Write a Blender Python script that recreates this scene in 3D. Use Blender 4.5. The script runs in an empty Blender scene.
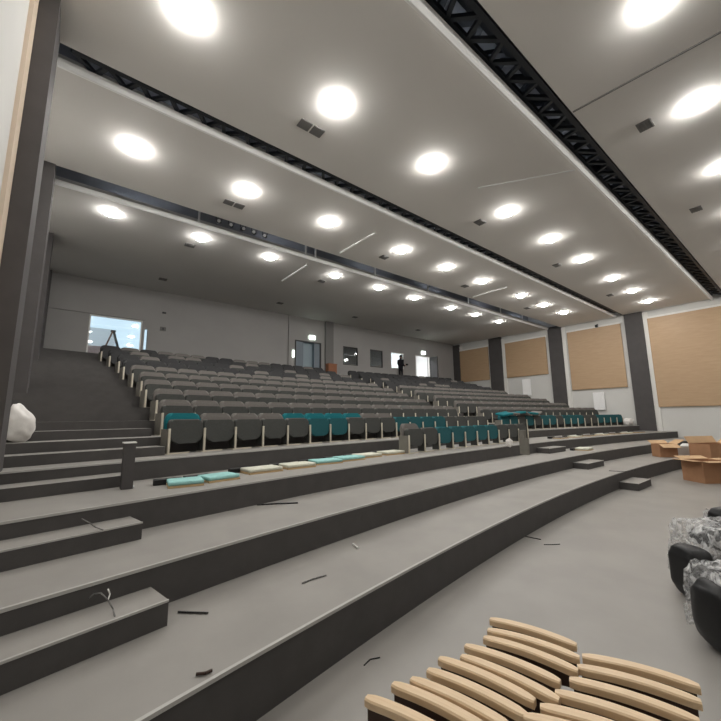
import bpy, bmesh, math, random
from math import sin, cos, pi, sqrt, radians, atan2, hypot
from mathutils import Vector, Matrix
random.seed(7)
SC = bpy.context.scene
COL = SC.collection

# ------------------------------------------------------------------ camera
CAMZ = 1.95
FWD = Vector((0.61737335, 0.77159353, 0.15327614))
RGT = Vector((0.78184135, -0.62337967, -0.0110408))
UPV = Vector((-0.08703022, -0.12665391, 0.98812172))
FPX = 366.471
cam_data = bpy.data.cameras.new('camera')
cam = bpy.data.objects.new('camera', cam_data)
COL.objects.link(cam)
cam_data.sensor_width = 36
cam_data.lens = 36 * FPX / 721
cam_data.clip_start = 0.05
cam_data.clip_end = 200
cam.matrix_world = Matrix(((RGT.x, UPV.x, -FWD.x, 0), (RGT.y, UPV.y, -FWD.y, 0), (RGT.z, UPV.z, -FWD.z, CAMZ), (0, 0, 0, 1)))
SC.camera = cam


def ray(px, py):
    return FWD + RGT * ((px - 360.5) / FPX) - UPV * ((py - 360.5) / FPX)


def on_z(px, py, z):
    d = ray(px, py); t = (z - CAMZ) / d.z
    return Vector((d.x * t, d.y * t, z))


# ------------------------------------------------------------------ materials
def mat(name, col, rough=.6, spec=.4, noise=0, nscale=8, bump=0, metal=0, col2=None, emit=None, estr=0, alpha=1, trans=0):
    m = bpy.data.materials.new(name); m.use_nodes = True
    nt = m.node_tree; b = nt.nodes['Principled BSDF']
    c = tuple(col) + (1,)
    b.inputs['Base Color'].default_value = c
    b.inputs['Roughness'].default_value = rough
    b.inputs['Specular IOR Level'].default_value = spec
    b.inputs['Metallic'].default_value = metal
    if trans: b.inputs['Transmission Weight'].default_value = trans
    if alpha < 1: b.inputs['Alpha'].default_value = alpha
    if emit:
        b.inputs['Emission Color'].default_value = tuple(emit) + (1,)
        b.inputs['Emission Strength'].default_value = estr
    if noise or bump:
        tc = nt.nodes.new('ShaderNodeTexCoord')
        n = nt.nodes.new('ShaderNodeTexNoise'); n.inputs['Scale'].default_value = nscale; n.inputs['Detail'].default_value = 6
        nt.links.new(tc.outputs['Object'], n.inputs['Vector'])
        if noise:
            mx = nt.nodes.new('ShaderNodeMix'); mx.data_type = 'RGBA'
            c2 = tuple(col2) + (1,) if col2 else tuple(min(1, v * (1 - noise)) for v in col) + (1,)
            mx.inputs[6].default_value = c; mx.inputs[7].default_value = c2
            rp = nt.nodes.new('ShaderNodeValToRGB'); rp.color_ramp.elements[0].position = .35; rp.color_ramp.elements[1].position = .65
            nt.links.new(n.outputs['Fac'], rp.inputs['Fac'])
            nt.links.new(rp.outputs['Color'], mx.inputs[0]); nt.links.new(mx.outputs[2], b.inputs['Base Color'])
        if bump:
            bp = nt.nodes.new('ShaderNodeBump'); bp.inputs['Strength'].default_value = bump; bp.inputs['Distance'].default_value = .01
            nt.links.new(n.outputs['Fac'], bp.inputs['Height']); nt.links.new(bp.outputs['Normal'], b.inputs['Normal'])
    return m


def wood(name, c1, c2, scale=(1, 14, 14), rough=.45):
    m = bpy.data.materials.new(name); m.use_nodes = True
    nt = m.node_tree; b = nt.nodes['Principled BSDF']; b.inputs['Roughness'].default_value = rough
    tc = nt.nodes.new('ShaderNodeTexCoord'); mp = nt.nodes.new('ShaderNodeMapping'); mp.inputs['Scale'].default_value = scale
    n = nt.nodes.new('ShaderNodeTexNoise'); n.inputs['Scale'].default_value = 3; n.inputs['Detail'].default_value = 8; n.inputs['Distortion'].default_value = .6
    rp = nt.nodes.new('ShaderNodeValToRGB')
    rp.color_ramp.elements[0].color = tuple(c1) + (1,); rp.color_ramp.elements[1].color = tuple(c2) + (1,)
    rp.color_ramp.elements[0].position = .3; rp.color_ramp.elements[1].position = .7
    nt.links.new(tc.outputs['Object'], mp.inputs['Vector']); nt.links.new(mp.outputs['Vector'], n.inputs['Vector'])
    nt.links.new(n.outputs['Fac'], rp.inputs['Fac']); nt.links.new(rp.outputs['Color'], b.inputs['Base Color'])
    return m


M = dict(
    floor=mat('grey_vinyl_floor', (.30, .285, .265), .42, .5, .12, 1.3, .05),
    tread=mat('grey_vinyl_tread', (.31, .295, .275), .5, .45, .12, 1.7, .05),
    riser=mat('shaded_vinyl_riser', (.082, .077, .075), .65, .3, .12, 5),  # same vinyl as the treads, shade of upright faces put into the colour
    nosing=mat('metal_nosing', (.45, .44, .42), .35, .5),
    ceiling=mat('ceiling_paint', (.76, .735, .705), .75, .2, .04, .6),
    ceiling_dimmed=mat('ceiling_paint_falloff', (.62, .605, .585), .75, .2, .04, .6),  # same ceiling paint, light falloff towards the back put into the colour
    fascia=mat('white_fascia', (.95, .95, .94), .5, .3),
    wall=mat('white_wall_paint', (.66, .655, .635), .8, .2, .04, .8),
    backwall=mat('grey_wall_paint', (.37, .36, .35), .8, .2, .05, .9),
    column=mat('charcoal_column_paint', (.088, .082, .082), .75, .25, .1, 3),
    trim=mat('white_trim', (.78, .77, .74), .6, .3),
    panel=wood('maple_panel', (.50, .345, .21), (.45, .305, .18), (.6, .6, 5), .5),
    pier=mat('dark_pier_paint', (.20, .195, .19), .8),
    beige=mat('beige_trim', (.70, .58, .46), .6),
    panel_edge=mat('maple_edge', (.40, .26, .14), .5),
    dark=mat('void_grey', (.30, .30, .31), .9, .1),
    steel=mat('dark_truss_steel', (.012, .015, .02), .5, .4),
    whitesteel=mat('white_steel', (.75, .75, .75), .5),
    seatgrey=mat('grey_seat_fabric', (.19, .177, .165), .9, .15, .15, 60, .3),
    pangrey=mat('charcoal_seat_pan', (.062, .064, .060), .7, .3, .15, 30),
    seatteal=mat('teal_seat_fabric', (.012, .17, .20), .85, .2, .15, 60, .3),
    panteal=mat('dark_teal_seat_pan', (.010, .090, .105), .7, .3, .15, 30),
    seatdark=mat('dark_seat_fabric', (.06, .06, .062), .9, .15, .15, 60, .3),
    cream=mat('cream_standard', (.62, .57, .47), .5, .3),
    endpanel=mat('olive_grey_panel', (.20, .19, .165), .7, .3, .1, 9),
    blackplastic=mat('black_plastic', (.012, .012, .013), .45, .4),
    armwood=wood('beech_armrest', (.76, .58, .38), (.66, .475, .29), (1.5, 30, 10), .38),
    armdark=mat('dark_armrest_underside', (.05, .026, .018), .6),
    mint=mat('mint_cushion_fabric', (.33, .62, .60), .8, .2, .1, 30),
    creamcush=mat('cream_cushion_fabric', (.66, .66, .56), .8, .2, .1, 30),
    ply=wood('plywood_edge', (.62, .45, .25), (.50, .34, .18), (2, 2, 30)),
    card=mat('brown_cardboard', (.42, .23, .13), .85, .15, .12, 4),
    cardin=mat('cardboard_inside', (.62, .42, .25), .85, .15, .08, 4),
    whitecard=mat('white_carton', (.72, .71, .68), .8),
    film=None,
    lamp=mat('lit_lamp_lens', (1, 1, 1), .4, 0, emit=(1, .975, .93), estr=82),
    tube=mat('void_fill_tube', (1, 1, 1), emit=(.80, .88, 1), estr=12),
    lampring=mat('lamp_housing', (.85, .85, .84), .4),
    vent=mat('vent_grille_grey', (.16, .155, .15), .6),
    rad=mat('white_radiator_enamel', (.9, .9, .9), .35),
    exitface=mat('lit_exit_sign', (.9, 1, .92), .5, 0, emit=(.85, 1, .9), estr=3.2),
    exitgreen=mat('exit_green', (.02, .35, .12), .5, .1, emit=(.02, .5, .18), estr=.8),
    doorgrey=mat('blue_grey_door', (.20, .24, .28), .5),
    doorlight=mat('pale_blue_door', (.32, .40, .45), .5),
    frame=mat('dark_window_frame', (.05, .05, .052), .5),
    aluminium=mat('aluminium_frame', (.55, .57, .58), .4, .5, metal=.4),
    orange=mat('brown_orange_box', (.30, .13, .07), .8),
    pinkwall=mat('pink_brick', (.55, .36, .33), .8, .2, .2, 3),
    skin=mat('skin', (.32, .18, .12), .6),
    cloth=mat('dark_clothes', (.022, .022, .026), .9, .1),
    hair=mat('dark_hair', (.01, .008, .007), .7),
    sack=mat('white_plastic_sack', (.82, .79, .76), .35, .5, .08, 12, .6),
    corridor=mat('corridor_paint', (.75, .76, .76), .8),
    cable=mat('cable_scrap', (.02, .02, .02), .5),
)
# thin plastic film
m = bpy.data.materials.new('clear_plastic_film'); m.use_nodes = True
nt = m.node_tree; nt.nodes.clear()
o = nt.nodes.new('ShaderNodeOutputMaterial'); mx = nt.nodes.new('ShaderNodeMixShader'); tr = nt.nodes.new('ShaderNodeBsdfTransparent')
gl = nt.nodes.new('ShaderNodeBsdfPrincipled'); gl.inputs['Base Color'].default_value = (.85, .86, .87, 1); gl.inputs['Roughness'].default_value = .14; gl.inputs['Specular IOR Level'].default_value = 1
tc = nt.nodes.new('ShaderNodeTexCoord'); ns = nt.nodes.new('ShaderNodeTexNoise'); ns.inputs['Scale'].default_value = 9; ns.inputs['Detail'].default_value = 8; ns.inputs['Distortion'].default_value = 1.5
rp = nt.nodes.new('ShaderNodeValToRGB'); rp.color_ramp.elements[0].position = .45; rp.color_ramp.elements[0].color = (.18, .18, .18, 1); rp.color_ramp.elements[1].position = .66; rp.color_ramp.elements[1].color = (.95, .95, .95, 1)
bp = nt.nodes.new('ShaderNodeBump'); bp.inputs['Strength'].default_value = 1; bp.inputs['Distance'].default_value = .05
nt.links.new(tc.outputs['Object'], ns.inputs['Vector']); nt.links.new(ns.outputs['Fac'], rp.inputs['Fac']); nt.links.new(rp.outputs['Color'], mx.inputs[0])
nt.links.new(ns.outputs['Fac'], bp.inputs['Height']); nt.links.new(bp.outputs['Normal'], gl.inputs['Normal'])
nt.links.new(tr.outputs[0], mx.inputs[1]); nt.links.new(gl.outputs[0], mx.inputs[2]); nt.links.new(mx.outputs[0], o.inputs[0])
M['film'] = m
# window glass
m = bpy.data.materials.new('window_glass'); m.use_nodes = True
nt = m.node_tree; nt.nodes.clear()
o = nt.nodes.new('ShaderNodeOutputMaterial'); mx = nt.nodes.new('ShaderNodeMixShader'); tr = nt.nodes.new('ShaderNodeBsdfTransparent')
gl = nt.nodes.new('ShaderNodeBsdfGlossy'); gl.inputs['Roughness'].default_value = .03
tr.inputs[0].default_value = (.88, .93, .95, 1); mx.inputs[0].default_value = .10
nt.links.new(tr.outputs[0], mx.inputs[1]); nt.links.new(gl.outputs[0], mx.inputs[2]); nt.links.new(mx.outputs[0], o.inputs[0])
M['glass'] = m


# ------------------------------------------------------------------ helpers
class MB:
    """collects shapes into one mesh"""
    def __init__(self): self.bm = bmesh.new(); self.mi = 0

    def box(self, x0, x1, y0, y1, z0, z1, mi=0, bev=0, mtx=None):
        g = bmesh.ops.create_cube(self.bm, size=1)
        vs = g['verts']
        for v in vs:
            v.co = Vector(((x0 + x1) / 2 + v.co.x * (x1 - x0), (y0 + y1) / 2 + v.co.y * (y1 - y0), (z0 + z1) / 2 + v.co.z * (z1 - z0)))
            if mtx: v.co = mtx @ v.co
        fs = set(f for v in vs for f in v.link_faces)
        for f in fs: f.material_index = mi
        if bev:
            es = list(set(e for v in vs for e in v.link_edges))
            r = bmesh.ops.bevel(self.bm, geom=es, offset=bev, segments=2, affect='EDGES', profile=.5)
            for f in r['faces']: f.material_index = mi; f.smooth = True
        return self

    def bar(self, a, b, w, h=None, mi=0, n=4):
        a = Vector(a); b = Vector(b); h = h or w; d = b - a; L = d.length
        q = d.to_track_quat('Z', 'Y').to_matrix().to_4x4(); T = Matrix.Translation(a) @ q
        if n == 4:
            return self.box(-w / 2, w / 2, -h / 2, h / 2, 0, L, mi, 0, T)
        g = bmesh.ops.create_cone(self.bm, cap_ends=True, segments=n, radius1=w / 2, radius2=w / 2, depth=L)
        for v in g['verts']:
            v.co = T @ (v.co + Vector((0, 0, L / 2)))
        for f in set(f for v in g['verts'] for f in v.link_faces): f.material_index = mi; f.smooth = len(f.verts) == 4
        return self

    def prism(self, pts, y0, y1, mi=0, axis='y', bev=0, mtx=None):
        """outline pts in (x,z) pushed along y (axis y) or outline (x,y) pushed along z (axis z)"""
        def P(p, t): return Vector((p[0], t, p[1])) if axis == 'y' else (Vector((p[0], p[1], t)) if axis == 'z' else Vector((t, p[0], p[1])))
        A = [self.bm.verts.new(P(p, y0)) for p in pts]; B = [self.bm.verts.new(P(p, y1)) for p in pts]
        fs = [self.bm.faces.new(A), self.bm.faces.new(B[::-1])]
        n = len(pts)
        for i in range(n): fs.append(self.bm.faces.new((A[i], B[i], B[(i + 1) % n], A[(i + 1) % n])))
        for f in fs: f.material_index = mi
        if bev:
            es = list(set(e for f in fs[:2] for e in f.edges))
            r = bmesh.ops.bevel(self.bm, geom=es, offset=bev, segments=2, affect='EDGES', profile=.5)
            for f in r['faces']: f.material_index = mi; f.smooth = True
        if mtx:
            for v in set(v for f in fs if f.is_valid for v in f.verts): pass
        return self

    def cyl(self, c, r, z0, z1, n=20, mi=0, r2=None):
        g = bmesh.ops.create_cone(self.bm, cap_ends=True, segments=n, radius1=r, radius2=r if r2 is None else r2, depth=z1 - z0)
        for v in g['verts']: v.co += Vector((c[0], c[1], (z0 + z1) / 2))
        for f in set(f for v in g['verts'] for f in v.link_faces): f.material_index = mi; f.smooth = len(f.verts) == 4
        return self

    def tube(self, pts, r, n=6, mi=0):
        for a, b in zip(pts, pts[1:]): self.bar(a, b, 2 * r, n=n, mi=mi)
        return self

    def mesh(self, name, mats):
        bmesh.ops.recalc_face_normals(self.bm, faces=self.bm.faces)
        me = bpy.data.meshes.new(name); self.bm.to_mesh(me); self.bm.free()
        for k in (mats if isinstance(mats, (list, tuple)) else [mats]): me.materials.append(M[k] if isinstance(k, str) else k)
        return me

    def build(self, name, mats, parent=None, loc=None, rz=0):
        return link(name, self.mesh(name, mats), parent, loc, rz)


def link(name, me, parent=None, loc=None, rz=0):
    ob = bpy.data.objects.new(name, me); COL.objects.link(ob)
    if parent: ob.parent = parent
    if loc: ob.location = loc
    if rz: ob.rotation_euler[2] = rz
    return ob


def tag(ob, label=None, cat=None, group=None, kind=None):
    if label: ob['label'] = label
    if cat: ob['category'] = cat
    if group: ob['group'] = group
    if kind: ob['kind'] = kind
    return ob


def thing(name, label, cat, loc=(0, 0, 0), rz=0, group=None):
    ob = bpy.data.objects.new(name, None); COL.objects.link(ob); ob.empty_display_size = .1
    ob.location = loc; ob.rotation_euler[2] = rz
    return tag(ob, label, cat, group)


def struct(name, mb, mats, parent=None):
    ob = mb.build(name, mats, parent)
    if not parent: ob['kind'] = 'structure'
    return ob


def copy_tree(o, parent=None):
    c = o.copy(); COL.objects.link(c)
    if parent: c.parent = parent
    for ch in [x for x in TREE.get(o.name, [])]: copy_tree(ch, c)
    return c


TREE = {}
ORD = ['first', 'second', 'third', 'fourth', 'fifth', 'sixth', 'seventh', 'eighth', 'ninth', 'tenth', 'eleventh', 'twelfth', 'thirteenth', 'fourteenth', 'fifteenth', 'sixteenth', 'seventeenth', 'eighteenth', 'nineteenth', 'twentieth', 'twenty-first', 'twenty-second']

# ------------------------------------------------------------------ geometry of the hall
CX, CY = 12.575, -57.149
D = 18.5           # back wall
XR = 24.73         # right wall
CZ = 7.6           # ceiling underside
ROOF = 9.7
FRONT = -9.0


def P(th, R, z=0): return Vector((CX + R * sin(th), CY + R * cos(th), z))
def lface(y): return -.30 * 1.2333 - .028 * y       # inner faces of the left columns
def lwall(y): return lface(y) - .25


R1, Z1 = 65.361, 1.35
def rr(k): i = k - 1; return R1 + i * .91 + i * i * .0043
def zz(k): i = k - 1; return Z1 + i * .292 - i * i * .0006
OFF = .676
EDGES = [(60.80, .40), (61.974, .744), (63.167, 1.064)] + [(rr(k) - OFF, zz(k)) for k in range(1, 13)]
NT = len(EDGES)


def th_at_x(R, x): return math.asin(max(-1, min(1, (x - CX) / R)))


# floor slab
b = MB(); b.box(-3, XR + .3, FRONT - .3, D + .2, -.2, 0); struct('floor', b, 'floor')
# tiers: each an arc shaped block: tread + riser
XEND = XR - .02
for i, (R, z) in enumerate(EDGES):
    zb = 0 if i == 0 else EDGES[i - 1][1]
    b = MB(); bm = b.bm
    N = 72
    x0, x1 = -1.6, XEND
    a0, a1 = th_at_x(R, x0), th_at_x(R, x1)
    Rn = EDGES[i + 1][0] if i + 1 < NT else None
    top = []; bot = []; back = []
    for j in range(N + 1):
        a = a0 + (a1 - a0) * j / N
        p = P(a, R)
        if p.y > D: p.y = D
        top.append(bm.verts.new((p.x, p.y, z))); bot.append(bm.verts.new((p.x, p.y, zb)))
        q = P(a, Rn + .03) if Rn else Vector((p.x, D, 0))
        q = Vector((min(max(q.x, x0), x1), min(q.y, D), z))
        back.append(bm.verts.new(q))
    bb = [bm.verts.new((v.co.x, v.co.y, zb)) for v in back]
    for j in range(N):
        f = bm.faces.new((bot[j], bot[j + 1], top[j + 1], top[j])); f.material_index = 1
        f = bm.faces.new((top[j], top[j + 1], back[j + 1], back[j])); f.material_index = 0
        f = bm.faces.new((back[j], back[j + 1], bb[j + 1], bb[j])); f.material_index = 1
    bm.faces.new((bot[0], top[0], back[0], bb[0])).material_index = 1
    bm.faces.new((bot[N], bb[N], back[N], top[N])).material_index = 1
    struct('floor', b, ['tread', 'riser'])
# thin edge nosing strips
for i in (0, 1, 2, 3):
    R, z = EDGES[i]; b = MB(); N = 60
    a0, a1 = th_at_x(R, lwall(3)), th_at_x(R, XEND)
    pr = []
    for j in range(N + 1):
        a = a0 + (a1 - a0) * j / N
        pr.append([b.bm.verts.new(P(a, R + dr, z + h)) for dr, h in ((-.008, -.02), (-.008, .004), (.018, .004), (.018, -.02))])
    for j in range(N):
        for k in range(4): b.bm.faces.new((pr[j][k], pr[j + 1][k], pr[j + 1][(k + 1) % 4], pr[j][(k + 1) % 4]))
    struct('trim_%d' % (i + 1), b, 'nosing')

# walls ------------------------------------------------------------------
def wall_grid(name, plane, c0, c1, u0, u1, w0, w1, holes, mats):
    """wall with rectangular holes; plane 'y': spans x (u) and z (w), thickness c0..c1 in y"""
    us = sorted(set([u0, u1] + [h[0] for h in holes] + [h[1] for h in holes]))
    ws = sorted(set([w0, w1] + [h[2] for h in holes] + [h[3] for h in holes]))
    b = MB()
    for i in range(len(us) - 1):
        j = 0
        while j < len(ws) - 1:
            um = (us[i] + us[i + 1]) / 2
            def hole(jj): wm = (ws[jj] + ws[jj + 1]) / 2; return any(h[0] < um < h[1] and h[2] < wm < h[3] for h in holes)
            if hole(j): j += 1; continue
            k = j
            while k + 1 < len(ws) - 1 and not hole(k + 1): k += 1
            b.box(us[i], us[i + 1], c0, c1, ws[j], ws[k + 1]); j = k + 1
    return struct(name, b, mats)


K = 18.5 / 16.71
def bx(x): return x * K
def bz(z): return 1.95 + (z - 1.95) * K
ZB = EDGES[-1][1]      # 4.49 back walkway
W1 = (bx(.40), bx(2.13), bz(4.38), bz(5.90))
DOOR1 = (bx(9.02), bx(10.61), ZB, bz(5.98))
WA = (bx(12.1), bx(13.18), bz(4.93), bz(6.0))
WB = (bx(14.12), bx(15.15), bz(4.96), bz(6.03))
WC = (bx(15.86), bx(17.0), bz(5.0), bz(6.04))
DOOR2 = (bx(18.08), bx(19.5), ZB, bz(6.06))
GS = (bx(2.22), bx(2.33), bz(4.3), bz(5.6))
wall_grid('wall_back', 'y', D, D + .22, -2.2, XR + .3, 0, ROOF, [W1, DOOR1, WA, WB, WC, DOOR2, GS], 'backwall')
# projecting flat lengths of the back wall
b = MB(); b.box(-1.0, bx(2.19), D - .06, D, W1[3] + .02, CZ + .2); struct('wall_back', b, 'backwall')
b = MB(); b.box(bx(8.62), bx(8.79), D - .1, D, ZB, CZ + .2); struct('trim_5', b, 'backwall')
b = MB(); b.box(bx(10.85), bx(11.36), D - .14, D, ZB, CZ + .2); b.build('trim_6', 'pier')['kind'] = 'structure'

# left wall (slightly splayed) with columns
yl0, yl1 = FRONT, D
b = MB(); b.prism([(lwall(yl0) - .25, yl0), (lwall(yl0), yl0), (lwall(yl1), yl1), (lwall(yl1) - .25, yl1)], 0, ROOF, axis='z'); struct('wall_left', b, 'wall')
b = MB(); b.box(XR, XR + .25, FRONT, D + .2, 0, ROOF); struct('wall_right', b, 'wall')
b = MB(); b.box(-2.5, XR + .3, FRONT - .25, FRONT, 0, ROOF); struct('wall_front', b, 'backwall')

colY = [(1.35, 2.25), (5.66, 6.5), (9.98, 10.8), (14.2, 15.2), (17.9, 18.5)]
for i, (y0, y1) in enumerate(colY):
    zb_ = 0
    lab = ['nearest', 'second', 'third', 'fourth', 'rearmost'][i]
    if i > 0:
        b = MB(); b.prism([(lwall(y0) - .02, y0), (lface(y0), y0), (lface(y1), y1), (lwall(y1) - .02, y1)], 0, CZ + .1, axis='z')
        o = b.build('column', 'column'); tag(o, {1: 'wide charcoal column at the left edge of the hall, nearest the camera', 2: 'charcoal column on the left wall behind the widest one', 3: 'narrow charcoal column on the left wall, third from the camera', 4: 'charcoal column in the back left corner of the hall'}[i], 'column', 'columns along the left wall')
    b = MB(); b.box(XR - .16, XR + .02, y0 + (0 if i else .0), y1, 0, CZ + .1)
    if i: 
        o = b.build('column', 'column'); tag(o, {1: 'charcoal column beside the largest wood panel on the right wall', 2: 'charcoal column second from the front on the right wall', 3: 'charcoal column third from the front on the right wall', 4: 'charcoal column in the back right corner of the hall'}[i], 'column', 'columns along the right wall')
        b = MB(); b.box(XR - .06, XR + .01, y0 - .24, y0 - .001, 0, CZ - .05); struct('trim_%d' % (6 + i), b, 'trim')
        b = MB(); b.prism([(lwall(y0) - .02, y0 - .30), (lwall(y0) + .05, y0 - .30), (lwall(y0) + .05, y0 - .001), (lwall(y0) - .02, y0 - .001)], 0, CZ, axis='z'); struct('trim_%d' % (10 + i), b, 'beige' if i == 1 else 'trim')

# wood panels on the right wall
pan = [((1.30 * 1.0, 5.43), 2.36, 7.15, 'largest wood acoustic panel on the right wall, nearest the camera'),
       ((6.74, 9.62), 3.52, 7.15, 'wood acoustic panel second from the camera, above a white radiator'),
       ((11.03, 13.90), 4.68, 7.15, 'wood acoustic panel third from the camera on the right wall'),
       ((15.35, 17.85), 4.68, 7.15, 'rearmost and smallest looking wood panel on the right wall')]
for (y0, y1), z0, z1, lab in pan:
    t = thing('acoustic_panel', lab, 'wall panel', (XR, (y0 + y1) / 2, z0), 0, 'wood panels on the right wall')
    h = z1 - z0; w = (y1 - y0) / 2
    MB().box(-.09, -.002, -w, w, 0, h).build('panel_board', 'panel', t)
    f = MB(); f.box(-.10, -.001, -w - .05, w + .05, h, h + .10); f.build('top_trim', 'trim', t)
    f = MB(); f.box(-.095, -.001, -w, w, -.04, 0); f.box(-.095, -.001, w, w + .03, -.04, h); f.build('edge_strip', 'panel_edge', t)
# wood panel on left wall
y0, y1 = 2.6, 5.2
# radiators
for (y0, y1, z0, z1, lab) in ((7.93, 8.52, 2.22, 3.26, 'tall white radiator under the second wood panel from the camera'), (12.25, 12.82, 3.30, 4.42, 'tall white radiator under the third wood panel, further back')):
    t = thing('radiator', lab, 'radiator', (XR - .012, (y0 + y1) / 2, z0), 0, 'radiators on the right wall')
    w = (y1 - y0) / 2; h = z1 - z0
    MB().box(-.13, -.06, -w, w, 0, h, bev=.01).build('body', 'rad', t)
    f = MB()
    for k in range(8): yk = -w + .04 + k * (2 * w - .08) / 7; f.box(-.15, -.13, yk - .015, yk + .015, .05, h - .05)
    f.build('fin', 'rad', t)
    f = MB(); f.box(-.05, 0, -w * .6, -w * .5, .2, .26); f.box(-.05, 0, w * .5, w * .6, .2, .26); f.box(-.05, 0, -w * .6, w * .6, h - .3, h - .26); f.build('bracket', 'vent', t)

# ceilings
def slab(y0, y1, z0, z1, m='ceiling', th=.17):
    b = MB(); x0, x1 = -1.6, XR + .02
    b.prism([(y0, z0), (y1, z1), (y1, z1 + th), (y0, z0 + th)], x0, x1, axis='x'); struct('ceiling', b, m)
YA, YB_, YC = 2.80, 6.92, 10.78
U0, U1, U2 = 2.26, 6.50, 10.02
slab(FRONT, U0, CZ, CZ); slab(YA, U1, CZ, CZ); slab(YB_, U2, CZ, CZ); slab(YC, D + .1, CZ, CZ + .22, 'ceiling_dimmed')
for i, y in enumerate((YA, YB_, YC)):
    b = MB(); lp = .10 if i == 0 else .055
    b.prism([(y - .012, CZ - lp), (y + .03, CZ - lp), (y + .03, CZ - .001), (y - .001, CZ - .001), (y - .001, CZ + .05), (y - .07, CZ + .05)], -.7, XR - .01, axis='x'); struct('trim_%d' % (15 + i), b, 'fascia')
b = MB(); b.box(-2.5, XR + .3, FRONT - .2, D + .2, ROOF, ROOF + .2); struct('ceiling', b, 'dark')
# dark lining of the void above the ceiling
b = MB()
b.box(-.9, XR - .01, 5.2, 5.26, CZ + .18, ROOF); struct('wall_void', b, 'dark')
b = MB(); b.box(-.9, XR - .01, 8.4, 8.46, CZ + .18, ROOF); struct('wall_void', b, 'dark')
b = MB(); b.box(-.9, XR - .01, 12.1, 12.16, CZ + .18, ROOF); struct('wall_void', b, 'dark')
# open steel lattice in the gaps
def truss(y, z0, z1, x0, x1, step, lab, w=.07, mk='steel', dy=.35):
    t = thing('roof_truss', lab, 'truss', (x0, y, z0), 0, 'steel trusses in the ceiling gaps')
    L = x1 - x0; h = z1 - z0
    MB().bar((0, 0, 0), (L, 0, 0), w * 1.2).build('bottom_chord', mk, t)
    MB().bar((0, dy, h), (L, dy, h), w * 1.4).build('top_chord', mk, t)
    n = int(L / step)
    for i in range(n):
        b = MB(); xa = i * step
        j = random.uniform(-.08, .08)
        b.bar((xa, 0, 0), (xa + step * .5 + j, dy, h), w)
        b.bar((xa + step * .5 + j, dy, h), (xa + step, 0, 0), w)
        b.build('web', mk, t)
    return t
truss(2.33, CZ + .03, CZ + .16, -.3, XR - .3, .56, 'black steel roof truss in the front ceiling gap', .065, 'steel', .42)
truss(2.62, CZ + .62, CZ + .80, -.3, XR - .3, .83, 'upper black steel truss behind the front one in the front ceiling gap', .10, 'steel', .62)
truss(6.56, CZ + .04, CZ + .14, -.4, XR - .3, .46, 'steel lattice truss in the middle ceiling gap', .065, 'steel', .42)
for yv, zv, nm in ((3.7, .25, 'front'), (7.65, .25, 'middle'), (11.45, .27, 'rear')):  # added lamps, out of view, to brighten the void behind the gaps
    for i in range(6):
        x = 1.2 + 4.4 * i
        t = thing('fill_tube_lamp', 'added unseen tube lamp brightening the roof void above the %s gap, %s from the left' % (nm, ORD[i]), 'lamp', (x, yv, CZ + zv), 0, 'added tube lamps brightening the roof void')
        MB().bar((-.6, 0, 0), (.6, 0, 0), .05, n=10).build('tube', 'tube', t); MB().box(-.65, .65, -.05, .05, -.075, -.028).build('housing', 'whitesteel', t)
b = MB()
b.bar((-.4, 10.5, CZ + .75), (XR - .3, 10.5, CZ + .75), .1)
tag(b.build('pipe', 'steel'), 'dark pipe running along inside the rear ceiling gap', 'pipe')
for i, x in enumerate((2.55, 6.1, 6.5, 9.3, 12.5, 15.6, 18.6, 21)):
    b = MB(); b.bar((x, 10.62, CZ + .0), (x, 10.62, CZ + 1.9), .05)
    tag(b.build('hanger_rod', 'whitesteel'), 'thin white hanger rod in the rear ceiling gap, %s from the left' % ORD[i], 'rod', 'white rods in the rear ceiling gap')

# ------------------------------------------------------------------ lamps
lens_me = None; ring_me = None
def make_lamp_meshes():
    b = MB(); N = 28; rings = 12; r = .165; zdep = .075
    prev = None; bm = b.bm
    for j in range(rings + 1):
        a = (pi / 2) * j / rings
        if j == rings: ring = [bm.verts.new((0, 0, -zdep - .025))]
        else: ring = [bm.verts.new((r * cos(a) * cos(2 * pi * k / N), r * cos(a) * sin(2 * pi * k / N), -zdep * sin(a) - .025)) for k in range(N)]
        if prev:
            for k in range(N):
                if len(ring) == 1: f = bm.faces.new((prev[k], prev[(k + 1) % N], ring[0]))
                else: f = bm.faces.new((prev[k], prev[(k + 1) % N], ring[(k + 1) % N], ring[k]))
                f.smooth = True
        prev = ring
    l = b.mesh('lens', 'lamp')
    b = MB(); b.cyl((0, 0), .163, -.026, 0, 28); g = b.mesh('trim_ring', 'lampring')
    return l, g
lens_me, ring_me = make_lamp_meshes()
lamp_rows = [('front ceiling strip', .74, CZ, [-2.8, .1, 3.0, 5.87, 8.60, 11.4, 14.2, 17.0, 19.8, 22.4], 'front'),
             ('second ceiling strip', 4.83, CZ, [.86, 3.38, 6.0, 9.2, 11.8, 14.33, 17.43, 20.0, 22.5], 'second'),
             ('third ceiling strip', 8.33, CZ, [.66, 3.07, 5.55, 8.52, 10.93, 13.33, 16.48, 18.85, 21.16], 'third'),
             ('rear ceiling strip', 11.6, CZ + .024, [.51, 2.88, 5.21, 8.02, 10.37, 12.65, 15.43, 17.62, 20.05], 'rear')]
for nm, y, z, xs, w in lamp_rows:
    for i, x in enumerate([x for x in xs if x > -.5]):
        t = thing('ceiling_lamp', 'glowing round ceiling lamp, %s from the left in the %s' % (ORD[i], nm), 'lamp', (x, y, z), 0, 'lamps in the ' + nm)
        link('lens', lens_me, t); link('trim_ring', ring_me, t)
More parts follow.
